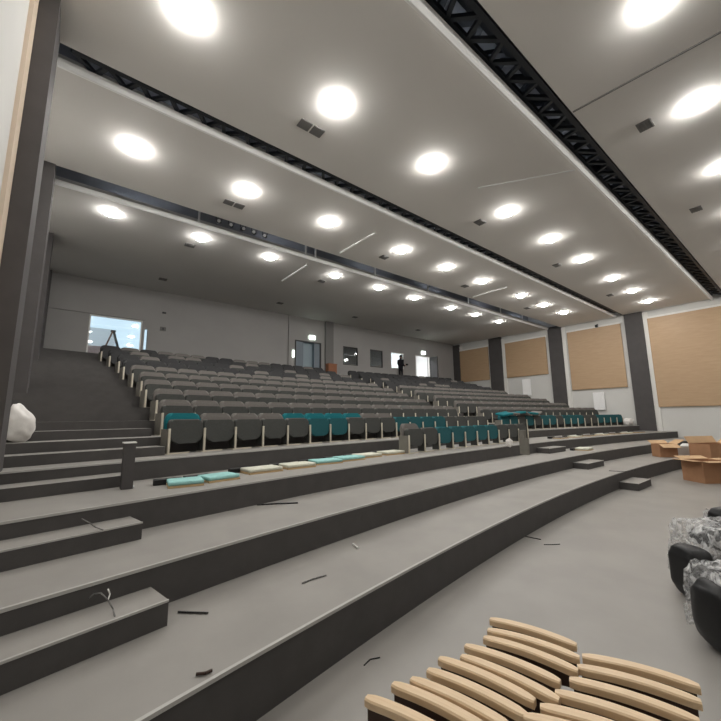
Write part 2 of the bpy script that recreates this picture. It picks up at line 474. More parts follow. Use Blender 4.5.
# lamps over the stage side, behind the camera
for i, (x, y) in enumerate(((3, -3.5), (9, -3.5), (15, -3.5), (21, -3.5))):
    t = thing('ceiling_lamp', 'round ceiling lamp over the stage side behind the camera, %s from the left' % ORD[i], 'lamp', (x, y, CZ), 0, 'lamps over the stage side')
    link('lens', lens_me, t); link('trim_ring', ring_me, t)

# vents in the ceiling
b = MB(); b.box(-.26, -.02, -.11, .11, -.018, 0); b.box(.02, .26, -.11, .11, -.018, 0)
v2 = b.mesh('ceiling_vent', 'vent')
b = MB(); b.box(-.15, .15, -.12, .12, -.018, 0)
for k in range(5): b.box(-.14, .14, -.11 + k * .05, -.09 + k * .05, -.03, -.018)
v1 = b.mesh('ceiling_vent', 'vent')
for i, (px, py, me, lab) in enumerate([(311, 128, v2, 'double grey vent between the two nearest big lamps'), (645, 125, v1, 'square grey vent in the front ceiling strip below the bright right lamp'), (696, 209, v1, 'square grey vent at the right end of the front ceiling strip'),
        (234, 204, v2, 'double grey vent in the third ceiling strip near its second lamp'), (480, 222, v1, 'small vent in the second ceiling strip near the third lamp'), (557, 265, v1, 'small vent in the second ceiling strip, middle of three'), (610, 295, v1, 'small vent at the right end of the second ceiling strip'),
        (384, 257, v1, 'small vent in the third ceiling strip, centre left'), (465, 286, v1, 'small vent in the third ceiling strip, centre right'), (527, 308, v1, 'small vent at the right end of the third ceiling strip'),
        (190, 245, v1, 'small vent in the rear ceiling strip nearest the front edge on the left'), (163, 279, v1, 'small vent in the rear ceiling strip, leftmost and far back'), (322, 281, v1, 'small vent near the front edge of the rear ceiling strip, centre'), (280, 303, v1, 'small vent far back in the rear ceiling strip, left of centre'), (355, 317, v1, 'small vent far back in the rear ceiling strip, centre'), (418, 330, v1, 'small vent far back in the rear ceiling strip, right')]):
    p = on_z(px, py, CZ)
    z = CZ if p.y < YC else CZ + .22 * (p.y - YC) / (D - YC)
    p = on_z(px, py, z)
    tag(link('ceiling_vent', me, None, (p.x, p.y, z - .001)), lab, 'vent', 'vents in the ceiling')
# slot diffusers
for (a, c, lab) in (((340, 253), (375, 233), 'long thin white slot in the third ceiling strip, left one'), ((473, 297), (507, 287), 'long thin white slot in the third ceiling strip, right one'), ((282, 281), (307, 265), 'thin white slot crossing the front edge area of the rear ceiling strip')):
    A = on_z(*a, CZ - .03); B = on_z(*c, CZ - .03)
    b = MB(); b.bar(A, B, .05, .04); tag(b.build('slot_diffuser', 'fascia'), lab, 'diffuser', 'slot diffusers in the ceiling')
b = MB(); A = on_z(573, 112, CZ - .012); B = on_z(721, 32, CZ - .012); b.bar(A, B, .025, .02)
tag(b.build('ceiling_cable', 'vent'), 'dark cable stretched across the front ceiling strip at upper right', 'cable')
b = MB(); A = on_z(478, 188, CZ - .012); B = on_z(575, 170, CZ - .012); b.bar(A, B, .02, .02)
tag(b.build('ceiling_cable', 'whitesteel'), 'thin pale cable across the second ceiling strip among its lamps', 'cable')
# stage spots in the rear gap
base = Vector((3.25, 10.42, CZ + .18))
b = MB(); b.bar((2.9, 10.42, CZ + .32), (4.7, 10.42, CZ + .32), .05, n=8); tag(b.build('lighting_bar', 'steel'), 'short black lighting bar in the rear ceiling gap on the left', 'bar')
for i in range(5):
    x = 3.05 + i * .36
    t = thing('spotlight', 'small black spotlight on the lighting bar, %s from the left' % ORD[i], 'spotlight', (x, 10.42, CZ + .14), random.uniform(-.5, .5), 'spotlights on the lighting bar')
    MB().bar((0, .1, 0), (0, -.12, -.08), .13, n=12).build('housing', 'steel', t)
    MB().bar((0, -.12, -.08), (0, -.14, -.088), .10, n=12).build('lens', 'whitesteel', t)
    f = MB(); f.bar((-.08, 0, .0), (-.08, 0, .16), .015); f.bar((.08, 0, .0), (.08, 0, .16), .015); f.bar((-.08, 0, .16), (.08, 0, .16), .015); f.build('yoke', 'steel', t)

# ------------------------------------------------------------------ back wall openings
def frame_mb(x0, x1, z0, z1, y, w=.05, d=.08):
    b = MB(); b.box(x0, x0 + w, y - d / 2, y + d / 2, z0, z1); b.box(x1 - w, x1, y - d / 2, y + d / 2, z0, z1)
    b.box(x0 + w, x1 - w, y - d / 2, y + d / 2, z0, z0 + w); b.box(x0 + w, x1 - w, y - d / 2, y + d / 2, z1 - w, z1); return b
def window(n, H, fm, lab=None):
    o = frame_mb(H[0] + .001, H[1] - .001, H[2] + .001, H[3] - .001, D + .06).build('window_%d' % n, fm); o['kind'] = 'structure'
    g = MB().box(H[0] + .05, H[1] - .05, D + .05, D + .06, H[2] + .05, H[3] - .05).build('pane', 'glass', o)
    return o
window(1, W1, 'trim'); window(2, WA, 'frame'); window(3, WB, 'frame'); window(4, WC, 'trim')
o = MB().box(GS[0], GS[1], D + .02, D + .06, GS[2], GS[3]).build('window_5', 'glass'); o['kind'] = 'structure'
# doors
o = frame_mb(DOOR1[0], DOOR1[1], DOOR1[2] - .05, DOOR1[3], D + .02, .06, .12).build('door_1', 'frame'); o['kind'] = 'structure'
MB().box(DOOR1[0] + .06, DOOR1[0] + .55, D + .0, D + .05, DOOR1[2], DOOR1[3] - .06).build('door_leaf', 'doorgrey', o)
MB().box(DOOR1[0] + .56, DOOR1[1] - .45, D + .25, D + .30, DOOR1[2], DOOR1[3] - .06).build('door_leaf', 'doorlight', o)
MB().box(DOOR1[1] - .46, DOOR1[1] - .07, D + .03, D + .08, DOOR1[2], DOOR1[3] - .06).build('door_leaf', 'doorgrey', o)
o = frame_mb(DOOR2[0], DOOR2[1], DOOR2[2] - .05, DOOR2[3], D + .02, .05, .12).build('door_2', 'trim'); o['kind'] = 'structure'
MB().box(DOOR2[1] + .02, DOOR2[1] + .10, D - .75, D - .02, DOOR2[2] + .02, DOOR2[3] - .05).build('door_leaf', 'frame', o)
# rooms behind the back wall
def room(x0, x1, y1, z0, z1, m, light=None, strength=0, lx=None):
    b = MB(); b.box(x0 - .1, x0, D + .22, y1, z0, z1); b.box(x1, x1 + .1, D + .22, y1, z0, z1); b.box(x0, x1, y1, y1 + .1, z0, z1)
    struct('wall_corridor', b, m)
    b = MB(); b.box(x0 - .1, x1 + .1, D + .22, y1 + .1, z0 - .1, z0); struct('floor', b, m)
    b = MB(); b.box(x0 - .1, x1 + .1, D + .22, y1 + .1, z1, z1 + .1); struct('ceiling', b, m)
    if strength:
        t = thing('corridor_light', light, 'lamp', ((x0 + x1) / 2 if lx is None else lx, D + 1.1, z1 - .02))
        mm = mat('corridor_lamp', (1, 1, 1), emit=(1, 1, 1), estr=strength)
        MB().box(-.6, .6, -.12, .12, -.04, 0).build('diffuser', mm, t); MB().box(-.65, .65, -.15, .15, -.02, .02).build('housing', 'lampring', t)
room(bx(8.6), bx(11.2), D + 2.5, ZB, 7.2, 'doorlight', 'ceiling light in the corridor behind the blue grey door', 3)
room(bx(11.9), bx(15.4), D + 3, ZB, 7.2, 'backwall', 'ceiling light inside the control room windows', 4)
room(bx(15.7), bx(20.2), D + 2.2, ZB, 7.2, 'corridor', 'bright ceiling light in the corridor behind the white door', 60)
# outside the left window: balcony parapet, white building, sky from the world
b = MB(); b.box(-3, 6, D + 3.0, D + 3.2, 0, 5.5); tag(b.build('parapet', 'pinkwall'), 'pink parapet wall outside the left window', 'wall')
b = MB(); b.box(-2, 1.85, D + 6, D + 7, 0, 7.0); tag(b.build('outbuilding', mat('white_render', (.9, .9, .88))), 'white building seen through the left window', 'building')  # plain white is the building's own wall colour
t = thing('step_ladder', 'dark A-shaped step ladder standing outside the left window', 'ladder', (1.35, D + .75, ZB))
for s_, n_ in ((-1, 'front_rail'), (1, 'back_rail')):
    for dy_ in (-.25, .25):
        b = MB(); b.bar((s_ * .42, dy_, 0), (s_ * .02, dy_ * .5, 1.35), .05); b.build(n_, 'frame' if s_ > 0 else 'orange', t)
for k in range(4):
    f = (k + 1) / 5.0; b = MB(); b.bar((-.42 + .4 * f, -.25 + .12 * f, 1.35 * f), (-.42 + .4 * f, .25 - .12 * f, 1.35 * f), .045); b.build('rung', 'orange', t)
MB().box(-.09, .09, -.15, .15, 1.34, 1.38).build('top_cap', 'frame', t)
b = MB(); b.box(-2.2, 3.2, D + .22, D + 3.2, ZB - .1, ZB - .001); struct('floor', b, 'tread')
# exit signs
for x, z, lab in ((bx(10.04), bz(6.22), 'lit exit sign above the blue grey door in the back wall'), (bx(18.89), bz(6.28), 'lit exit sign above the bright door at the back right')):
    t = thing('exit_sign', lab, 'sign', (x, D, z), 0, 'exit signs on the back wall')
    MB().box(-.20, .20, -.07, -.002, -.11, .11, bev=.01).build('body', 'exitface', t)
    f = MB(); f.box(-.14, -.04, -.075, -.069, -.05, .05); f.box(-.02, .12, -.075, -.069, -.012, .012); f.prism([(.08, -.04), (.14, 0), (.08, .04)], -.075, -.069)
    f.build('pictogram', 'exitgreen', t)
t = thing('emergency_light', 'small glowing wall light left of the blue grey door', 'wall light', (bx(9.03) - .12, D, bz(5.23)))
MB().box(-.05, .05, -.06, -.002, -.2, .2, bev=.01).build('body', 'exitface', t)
t = thing('wall_switch', 'small dark switch plate on the back wall right of the left window', 'switch', (bx(2.87), D, bz(5.67)))
MB().box(-.12, .12, -.03, -.002, -.09, .09).build('plate', 'vent', t); MB().box(-.03, .03, -.04, -.03, -.04, .04).build('rocker', 'frame', t)
t = thing('wall_sensor', 'small dark sensor high on the back wall above the switch plate', 'sensor', (bx(2.87), D, bz(6.36)))
MB().box(-.08, .08, -.06, -.002, -.035, .035, bev=.01).build('body', 'frame', t)
t = thing('wooden_crate', 'brown orange crate against the back wall right of the blue grey door', 'crate', (bx(11.1), D - .32, ZB))
MB().box(-.30, .30, -.16, .16, 0, .62, bev=.01).build('body', 'orange', t); MB().box(-.32, .32, -.18, .18, .62, .66).build('lid', 'orange', t)
t = thing('speaker_bracket', 'tiny dark bracket above the second wood panel on the right wall', 'bracket', (XR - .02, 7.9, 7.35))
MB().bar((0, 0, 0), (-.18, 0, -.08), .05).build('arm', 'steel', t); MB().box(-.26, -.14, -.06, .06, -.2, -.06).build('head', 'steel', t)

# ------------------------------------------------------------------ aisle steps and cheek walls
def arc_step(th0, th1, Rf, Rb, z0, z1, name, label=None, cat=None, group=None):
    """step following the curve: th0..th1 at radius Rf..Rb"""
    c = P((th0 + th1) / 2, Rf, z0)
    b = MB(); bm = b.bm; N = 4; cols = []
    for j in range(N + 1):
        a = th0 + (th1 - th0) * j / N
        cols.append([bm.verts.new(P(a, r, z) - c) for r, z in ((Rf, z0), (Rf, z1), (Rb, z1), (Rb, z0))])
    for j in range(N):
        for k in range(4):
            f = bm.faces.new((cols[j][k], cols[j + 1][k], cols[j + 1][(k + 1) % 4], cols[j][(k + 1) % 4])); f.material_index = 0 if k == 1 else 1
    bm.faces.new(cols[0]).material_index = 1; bm.faces.new(cols[N][::-1]).material_index = 1
    if label:
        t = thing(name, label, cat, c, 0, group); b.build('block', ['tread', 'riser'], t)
        nb = MB(); pr = []
        for j in range(N + 1):
            a = th0 + (th1 - th0) * j / N
            pr.append([nb.bm.verts.new(P(a, Rf + dr, z1 + h) - c) for dr, h in ((-.006, -.012), (-.006, .004), (.012, .004), (.012, -.012))])
        for j in range(N):
            for k in range(4): nb.bm.faces.new((pr[j][k], pr[j + 1][k], pr[j + 1][(k + 1) % 4], pr[j][(k + 1) % 4]))
        nb.build('nosing', 'nosing', t); return t
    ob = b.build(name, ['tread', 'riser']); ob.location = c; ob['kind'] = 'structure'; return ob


def thx(x, R): return math.asin((x - CX) / R)
SG = 'half height step blocks in the aisles'
arc_step(thx(-.70, 60.9), thx(.77, 61.5), 61.62, EDGES[1][0] - .002, EDGES[0][1], EDGES[0][1] + .18, 'step_block', 'longest dark grey step block, lowest at the left, in front of the second tier', 'step', SG)
arc_step(thx(-.73, 62.8), thx(.74, 62.7), 62.80, EDGES[2][0] - .002, EDGES[1][1], EDGES[1][1] + .165, 'step_block', 'dark grey step block at the left on the second tier, one above the longest', 'step', SG)
for i in range(3, 14):
    R, z = EDGES[i]; zp = EDGES[i - 1][1]
    k = i - 2
    thL = -.1711 + .0013 * k
    arc_step(thx(-.95, R), thL - .004 if i > 3 else thx(.73, R), R - .40, R - .002, zp, (z + zp) / 2, 'floor')
# middle aisle (three loose looking blocks and the hidden ones behind)
def aisle_block(corners, z0, h, Rb, label):
    p = [on_z(x, y, z0) for x, y in corners]
    Rf = min(hypot(q.x - CX, q.y - CY) for q in p[:2]); a = [atan2(q.x - CX, q.y - CY) for q in p]
    return a, Rf
arc_step(-.015, .004, EDGES[0][0] - .42, EDGES[0][0] - .002, 0, .18, 'step_block', 'lowest pale topped step block in the middle aisle, standing on the flat floor', 'step', SG)
arc_step(-.012, .008, EDGES[1][0] - .40, EDGES[1][0] - .002, EDGES[0][1], EDGES[0][1] + .165, 'step_block', 'pale topped step block in the middle aisle on the first tier', 'step', SG)
arc_step(-.007, .012, EDGES[2][0] - .40, EDGES[2][0] - .002, EDGES[1][1], EDGES[1][1] + .16, 'step_block', 'pale topped step block in the middle aisle on the second tier, topmost of three', 'step', SG)
for i in range(3, 14):
    R, z = EDGES[i]; zp = EDGES[i - 1][1]
    arc_step(.004, .016 if i > 4 else .02, R - .40, R - .002, zp, (z + zp) / 2, 'floor')
# cheek walls
b = MB(); b.box(.642, .772, 5.74, 5.90, EDGES[2][1] + .001, 1.645); b.box(.630, .778, 5.73, 5.91, 1.645, 1.66, 1); tag(b.build('cheek_wall', ['column', 'trim']), 'low dark post like cheek wall at the foot of the left seating aisle', 'low wall')
pc = on_z(529, 455, EDGES[2][1])
b = MB(); b.box(-.04, .05, 0, .08, 0.001, .36); b.box(.02, .14, .10, .22, 0.001, .55); tag(b.build('cheek_wall', 'endpanel', None, (pc.x, pc.y, EDGES[2][1])), 'low grey cheek wall at the foot of the middle aisle', 'low wall')

# ------------------------------------------------------------------ seats
S = .632
HP = .44
def rounded(w, z0, z1, rt, rb, n=5):
    pts = []
    def arc(cx, cz, r, a0, a1):
        for i in range(n + 1):
            a = a0 + (a1 - a0) * i / n; pts.append((cx + r * cos(a), cz + r * sin(a)))
    h = w / 2
    arc(-h + rb, z0 + rb, rb, pi, 1.5 * pi); arc(h - rb, z0 + rb, rb, 1.5 * pi, 2 * pi)
    arc(h - rt, z1 - rt, rt, 0, pi / 2); arc(-h + rt, z1 - rt, rt, pi / 2, pi)
    return pts


def sheet(w, z0, z1, rt, rb, y0, y1, tilt, bow=0, bev=.02):
    b = MB(); b.prism(rounded(w, z0, z1, rt, rb), y0, y1, bev=bev)
    for v in b.bm.verts:
        x, y, z = v.co
        v.co.y = y + (z - z0) * tilt + bow * (x / (w / 2)) ** 2
    return b
back_me = {c: sheet(S - .006, .30, .715, .11, .04, .10, .225, .12, -.02, .042).mesh('backrest', k) for c, k in (('grey', 'seatgrey'), ('teal', 'seatteal'), ('dark', 'seatdark'))}
pan_me = {c: sheet(S - .030, .17, .585, .06, .15, -.05, .07, .10, .0, .03).mesh('seat_pan', k) for c, k in (('grey', 'pangrey'), ('teal', 'panteal'), ('dark', 'seatdark'))}
pad_me = {c: sheet(S - .05, .40, .60, .06, .05, .045, .11, .10, .0, .02).mesh('seat_pad', k) for c, k in (('grey', 'seatgrey'), ('teal', 'seatteal'), ('dark', 'seatdark'))}
b = MB(); b.box(-.020, .020, -.075, -.045, 0, HP, bev=.006); std_me = b.mesh('standard', 'cream')
b = MB(); b.box(-.014, .014, -.0445, .17, .02, HP - .02); plate_me = b.mesh('side_plate', 'pangrey')
b = MB(); b.box(-.030, -.021, -.046, .24, .0, HP - .01); end_me = b.mesh('end_panel', 'endpanel')
b = MB(); b.box(0.0, .36, -.07, -.03, 0, .022); b.box(-.05, .05, -.08, .15, 0, .012); foot_me = b.mesh('foot_rail', 'cream')
protos = {}
def proto(kind):
    if kind in protos: return protos[kind]
    col, back, first, last = kind
    t = bpy.data.objects.new('auditorium_seat', None)
    ch = []
    def add(n, me, x=0):
        o = bpy.data.objects.new(n, me); o.location.x = x; o.parent = t; ch.append(o)
    bc, pc_ = col
    add('standard', std_me, -S / 2); add('side_plate', plate_me, -S / 2)
    if last: add('standard', std_me, S / 2); add('side_plate', plate_me, S / 2)
    if first: add('end_panel', end_me, -S / 2)
    add('foot_rail', foot_me, -S / 2)
    add('seat_pan', pan_me[pc_]); add('seat_pad', pad_me[pc_])
    if back: add('backrest', back_me[bc])
    protos[kind] = (t, ch)
    return protos[kind]


def colname(c): return {'grey': 'grey', 'teal': 'teal', 'dark': 'black'}[c]
seats = []      # (distance, th, R, z, kind, label, group)
thL = [-.1711, -.168, -.165, -.164, -.1614, -.1607, -.1603, -.1588, -.1593, -.1598]
LEr = [.0011, -.006, -.0117, -.0162, -.0174, -.020, -.024, -.028, -.032, -.036]
LEr = [.0011, -.0055, -.011, -.0155, -.0175, -.019, -.0205, -.022, -.0235, -.025]
RSl = [.018, .0202, .014, .010, .006, .004, .003, .002, .001, .0006]
REr = [.1786, .1699, .1573, .147, .1408, .1347, .1311, .125, .1228, .1225]
rown = ['front', 'second', 'third', 'fourth', 'fifth', 'sixth', 'seventh', 'eighth', 'ninth', 'rearmost']
def add_row(R, z, a0, a1, block, rowname, colour):
    n = int(round((a1 - a0) * R / S)); da = S / R
    for i in range(n):
        th = a0 + da * (i + .5); p = P(th, R, z)
        c, back = colour(i, n)
        kind = (c, back, i == 0, i == n - 1)
        where = 'at the left end' if i == 0 else ('at the right end' if i == n - 1 else '%s from the left' % ORD[i])
        lab = '%s folded seat %s of the %s row in the %s' % (colname(c[0] if back else c[1]), where, rowname, block)
        if not back: lab = '%s folded seat without backrest, %s, %s row, %s' % (colname(c[1]), where, rowname, block)
        seats.append((p.length, th, R, z, kind, lab, 'seats of the ' + block))
rnd = random.Random(3)
def col_r0(i, n): return (('grey', 'grey'), i == 0) if i in (0, 1, 8) else (('teal', 'teal') if i in (3, 4, 5) else ('grey', 'teal') if i in (2, 6) else ('grey', 'grey'), False)
def col_r1(i, n):
    back = i <= 9
    bc = 'teal' if i in (0, 4, 5, 6, 7) else 'grey'
    pcx = 'teal' if i in (5, 6) or (i >= 10 and i <= 13) else ('teal' if i == 0 and False else 'grey')
    return (bc, pcx), back
def col_gen(k):
    def f(i, n):
        c = 'grey'
        if k >= 7: c = 'dark' if rnd.random() < .75 else 'grey'
        return (c, 'dark' if c == 'dark' else 'grey'), True
    return f
def col_right1(i, n): return ('teal', 'teal') if rnd.random() < .5 else (('grey', 'teal') if rnd.random() < .4 else ('grey', 'grey')), False
add_row(EDGES[2][0] + .688, EDGES[2][1], -.0942, .0050, 'left block', 'short lowest', col_r0)
for k in range(1, 11):
    add_row(rr(k), zz(k), thL[k - 1], LEr[k - 1], 'left block', rown[k - 1], col_r1 if k == 1 else col_gen(k))
for k in range(1, 11):
    add_row(rr(k), zz(k), RSl[k - 1], REr[k - 1], 'right block', rown[k - 1], col_right1 if k == 1 else col_gen(k))
seats.sort(key=lambda s: s[0])
for n_, (d_, th, R, z, kind, lab, grp) in enumerate(seats):
    if n_ >= 300: break
    t, ch = proto(kind)
    c = t.copy(); COL.objects.link(c); c.location = P(th, R, z); c.rotation_euler[2] = -th
    c['label'] = lab; c['category'] = 'seat'; c['group'] = grp
    for q in ch:
        e = q.copy(); COL.objects.link(e); e.parent = c
if len(seats) > 300:
    bm = bmesh.new(); ms = []
    for (d_, th, R, z, kind, lab, grp) in seats[300:]:
        t, ch = proto(kind)
        T = Matrix.Translation(P(th, R, z)) @ Matrix.Rotation(-th, 4, 'Z')
        for q in ch:
            mm = q.data.materials[0]
            if mm not in ms: ms.append(mm)
            n0 = len(bm.verts); f0 = len(bm.faces)
            bm.from_mesh(q.data); bm.verts.ensure_lookup_table(); bm.faces.ensure_lookup_table()
            for v in bm.verts[n0:]: v.co = T @ (v.co + Vector((q.location.x, 0, 0)))
            for f in bm.faces[f0:]: f.material_index = ms.index(mm)
    me = bpy.data.meshes.new('auditorium_seat'); bm.to_mesh(me); bm.free()
    for mm in ms: me.materials.append(mm)
    tag(link('auditorium_seat', me), 'farthest dark folded seats in the rear rows of the right block', 'seat', 'seats of the right block', 'stuff')
print('SEATS', len(seats))

# ------------------------------------------------------------------ loose cushions on the third tier
def cushion(name, w, d, h, cov, label, loc, rz, group, black=True, tiltx=0):
    t = thing(name, label, 'cushion', loc, rz, group)
    b = MB(); b.box(-w / 2, w / 2, -d / 2, d / 2, .028, h, bev=.018)
    for v in b.bm.verts:
        if v.co.z > h * .6: v.co.z += .012 * cos(v.co.x / w * 9)
    b.build('cushion_pad', cov, t)
    b = MB(); b.box(-w / 2, w / 2, -d / 2 - .004, d / 2, 0, .027); b.build('plywood_base', 'ply', t)
    if black:
        b = MB(); b.box(-w / 2 - .16, -w / 2 + .2, d / 2 - .02, d / 2 + .10, 0, .075, bev=.01); b.build('hinge_bracket', 'blackplastic', t)
    t.rotation_euler[0] = tiltx
    return t
T3 = EDGES[2][1]
cu = [((168, 489), (204, 485.5), 'mint'), ((209, 483.5), (240, 479), 'mint'), ((250, 475), (283, 471), 'creamcush'), ((288, 470), (316, 467), 'creamcush'), ((317, 465.5), (343, 463), 'mint'), ((342, 462), (366, 459.5), 'mint'), ((360, 459), (384, 456.5), 'creamcush'), ((384, 456), (408, 453.5), 'creamcush')]
for i, (a, c, m_) in enumerate(cu):
    A = on_z(*a, T3); B = on_z(*c, T3); w = min((B - A).length, .60); rz = atan2(B.y - A.y, B.x - A.x)
    dn = Vector((-sin(rz), cos(rz), 0)); ctr = (A + B) / 2 + dn * .19
    cushion('seat_cushion', w, .38, .085, m_, '%s loose cushion on the tier below the front row, %s from the left' % ({'mint': 'mint green', 'creamcush': 'cream'}[m_], ORD[i]), ctr, rz, 'loose cushions below the left block')
p = on_z(584, 450, EDGES[1][1])
cushion('seat_cushion', .62, .42, .09, 'creamcush', 'cream loose seat cushion beside the topmost step block of the middle aisle', p, .1, 'loose cushions on the right tiers')
for i in range(7):
    th = .038 + .0185 * i
    cushion('seat_cushion', .60, .34, .06, 'creamcush' if i % 2 else 'seatgrey', '%s flat cushion on the tier in front of the right block, %s from the left' % ('pale' if i % 2 else 'grey', ORD[i]), P(th, EDGES[2][0] + .5, T3), -th, 'loose cushions on the right tiers')
# cushions thrown over the left end of the right block's front row
for i in range(6):
    th = .0235 + .0075 * i
    t = thing('loose_cushion', '%s cushion dumped on top of the right block front row, %s from the left' % (('teal', 'grey')[i % 2], ORD[i]), 'cushion', P(th, R1 + .02, Z1 + .63 + .02 * (i % 3)), -th + rnd.uniform(-.4, .4), 'cushions dumped on the right block')
    t.rotation_euler[0] = rnd.uniform(-.1, .25); t.rotation_euler[1] = rnd.uniform(-.25, .25)
    MB().box(-.3, .3, -.22, .22, 0, .09, bev=.035).build('cushion_pad', 'seatteal' if i % 2 == 0 else 'seatgrey', t)

# ------------------------------------------------------------------ armrests in the foreground
arms = [((2.627, 1.769), (2.786, 1.213)), ((2.493, 1.692), (2.659, 1.158)), ((2.391, 1.658), (2.524, 1.113)), ((2.215, 1.687), (2.349, 1.137)), ((2.107, 1.629), (2.201, 1.088)), ((1.981, 1.713), (2.097, 1.159)),
        ((1.843, 1.689), (1.97, 1.134)), ((1.713, 1.689), (1.839, 1.155)), ((1.602, 1.728), (1.741, 1.197)), ((1.427, 1.725), (1.577, 1.243)),
        ((2.691, 1.156), (2.906, .626)), ((2.563, 1.127), (2.762, .603)), ((2.416, 1.097), (2.587, .597)), ((2.255, 1.089), (2.417, .62)), ((2.1, 1.082), (2.282, .648)), ((1.977, 1.10), (2.174, .687))]
ARMZ = .47
AL = .565
b = MB(); N = 14
pr = []
for j in range(N + 1):
    x = -AL / 2 + AL * j / N
    e = min(1, min(j, N - j) / 1.2) if 0 < min(j, N - j) else 0
    wv = .034 * (.62 + .38 * min(1, e)); zc = -.020 * (2 * x / AL) ** 2
    yb = 0
    t_ = .040
    pts = [(-wv, -t_), (-wv, -.008), (-wv + .008, 0), (wv - .008, 0), (wv, -.008), (wv, -t_)]
    pr.append([b.bm.verts.new((x, yb + p[0], zc + p[1])) for p in pts])
for j in range(N):
    for k in range(6):
        f = b.bm.faces.new((pr[j][k], pr[j + 1][k], pr[j + 1][(k + 1) % 6], pr[j][(k + 1) % 6])); f.smooth = False
b.bm.faces.new(pr[0][::-1]); b.bm.faces.new(pr[N])
arm_me = b.mesh('wooden_armrest', 'armwood')
b = MB(); n = 10
outl = [(-AL / 2 + .02, -.082)] + [(-AL / 2 + .02 + (AL - .04) * i / n, -.0405 - .020 * (2 * (-AL / 2 + .02 + (AL - .04) * i / n) / AL) ** 2) for i in range(n + 1)] + [(AL / 2 - .02, -.12), (.12, -.14), (.10, -.42), (-.10, -.42), (-.12, -.14), (-AL / 2 + .02, -.12)]
outl = outl[1:]
b.prism(outl, -.020, .020); side_me = b.mesh('side_panel', 'armdark')
b = MB(); b.box(-.17, .17, -.032, .032, -ARMZ, -ARMZ + .012); b.box(-.11, .11, -.012, .012, -ARMZ + .012, -.41); base_me = b.mesh('foot_plate', 'whitesteel')
for i, (a, c) in enumerate(arms):
    A = Vector(a); B = Vector(c); m_ = (A + B) / 2; rz = atan2(B.y - A.y, B.x - A.x)
    where = ('%s from the right in the rear cluster' % ORD[i]) if i < 10 else ('%s from the right in the front cluster' % ORD[i - 10])
    t = thing('armrest_stand', 'curved beech armrest stand, %s' % where, 'armrest', (m_.x, m_.y, ARMZ), rz, 'armrest stands in the foreground')
    link('wooden_armrest', arm_me, t); link('side_panel', side_me, t); link('foot_plate', base_me, t)

# ------------------------------------------------------------------ cardboard boxes
def carton(name, label, c, rz, w, d, h, flaps, mo='card', group=None):
    t = thing(name, label, 'box', c, rz, group)
    b = MB(); e = .012
    b.box(-w / 2, w / 2, -d / 2, -d / 2 + e, 0, h); b.box(-w / 2, w / 2, d / 2 - e, d / 2, 0, h)
    b.box(-w / 2, -w / 2 + e, -d / 2 + e, d / 2 - e, 0, h); b.box(w / 2 - e, w / 2, -d / 2 + e, d / 2 - e, 0, h); b.box(-w / 2 + e, w / 2 - e, -d / 2 + e, d / 2 - e, 0, e)
    b.build('carton_body', mo, t)
    for s_, ang, L in flaps:      # side, opening angle from upright outward
        b = MB(); a = radians(ang)
        if s_ in 'fb':
            sg = -1 if s_ == 'f' else 1; y = sg * d / 2
            q = [(y, h), (y + sg * L * sin(a), h + L * cos(a)), (y + sg * L * sin(a), h + L * cos(a) + .012), (y, h + .012)]
            b.prism(q, -w / 2, w / 2, axis='x')
        else:
            sg = -1 if s_ == 'l' else 1; x = sg * w / 2
            q = [(x, h), (x + sg * L * sin(a), h + L * cos(a)), (x + sg * L * sin(a), h + L * cos(a) + .012), (x, h + .012)]
            b.prism(q, -d / 2, d / 2, axis='y')
        b.build('flap', 'cardin' if mo == 'card' else mo, t)
    return t
carton('cardboard_box', 'large open brown cardboard box on the floor, nearest of the boxes', (14.75, 2.35, 0), radians(-38), .85, .7, .60, [('f', 92, .22), ('l', 88, .26), ('b', 75, .25), ('r', 88, .3)], group='cardboard boxes on the right')
carton('cardboard_box', 'large brown cardboard box behind the nearest one at the right edge', (17.7, 2.55, 0), radians(-30), 1.2, .7, .92, [('b', 30, .25), ('r', 60, .3)], group='cardboard boxes on the right')
carton('cardboard_box', 'small open brown cardboard box with raised flaps on the first tier', (17.35, 3.85, .402), radians(-45), .60, .45, .46, [('f', 118, .24), ('r', 62, .3), ('b', 60, .2)], group='cardboard boxes on the right')
carton('white_carton', 'white carton beside the small brown box', (17.95, 3.55, .402), radians(-35), .5, .4, .36, [('r', 60, .15)], 'whitecard', group='cardboard boxes on the right')

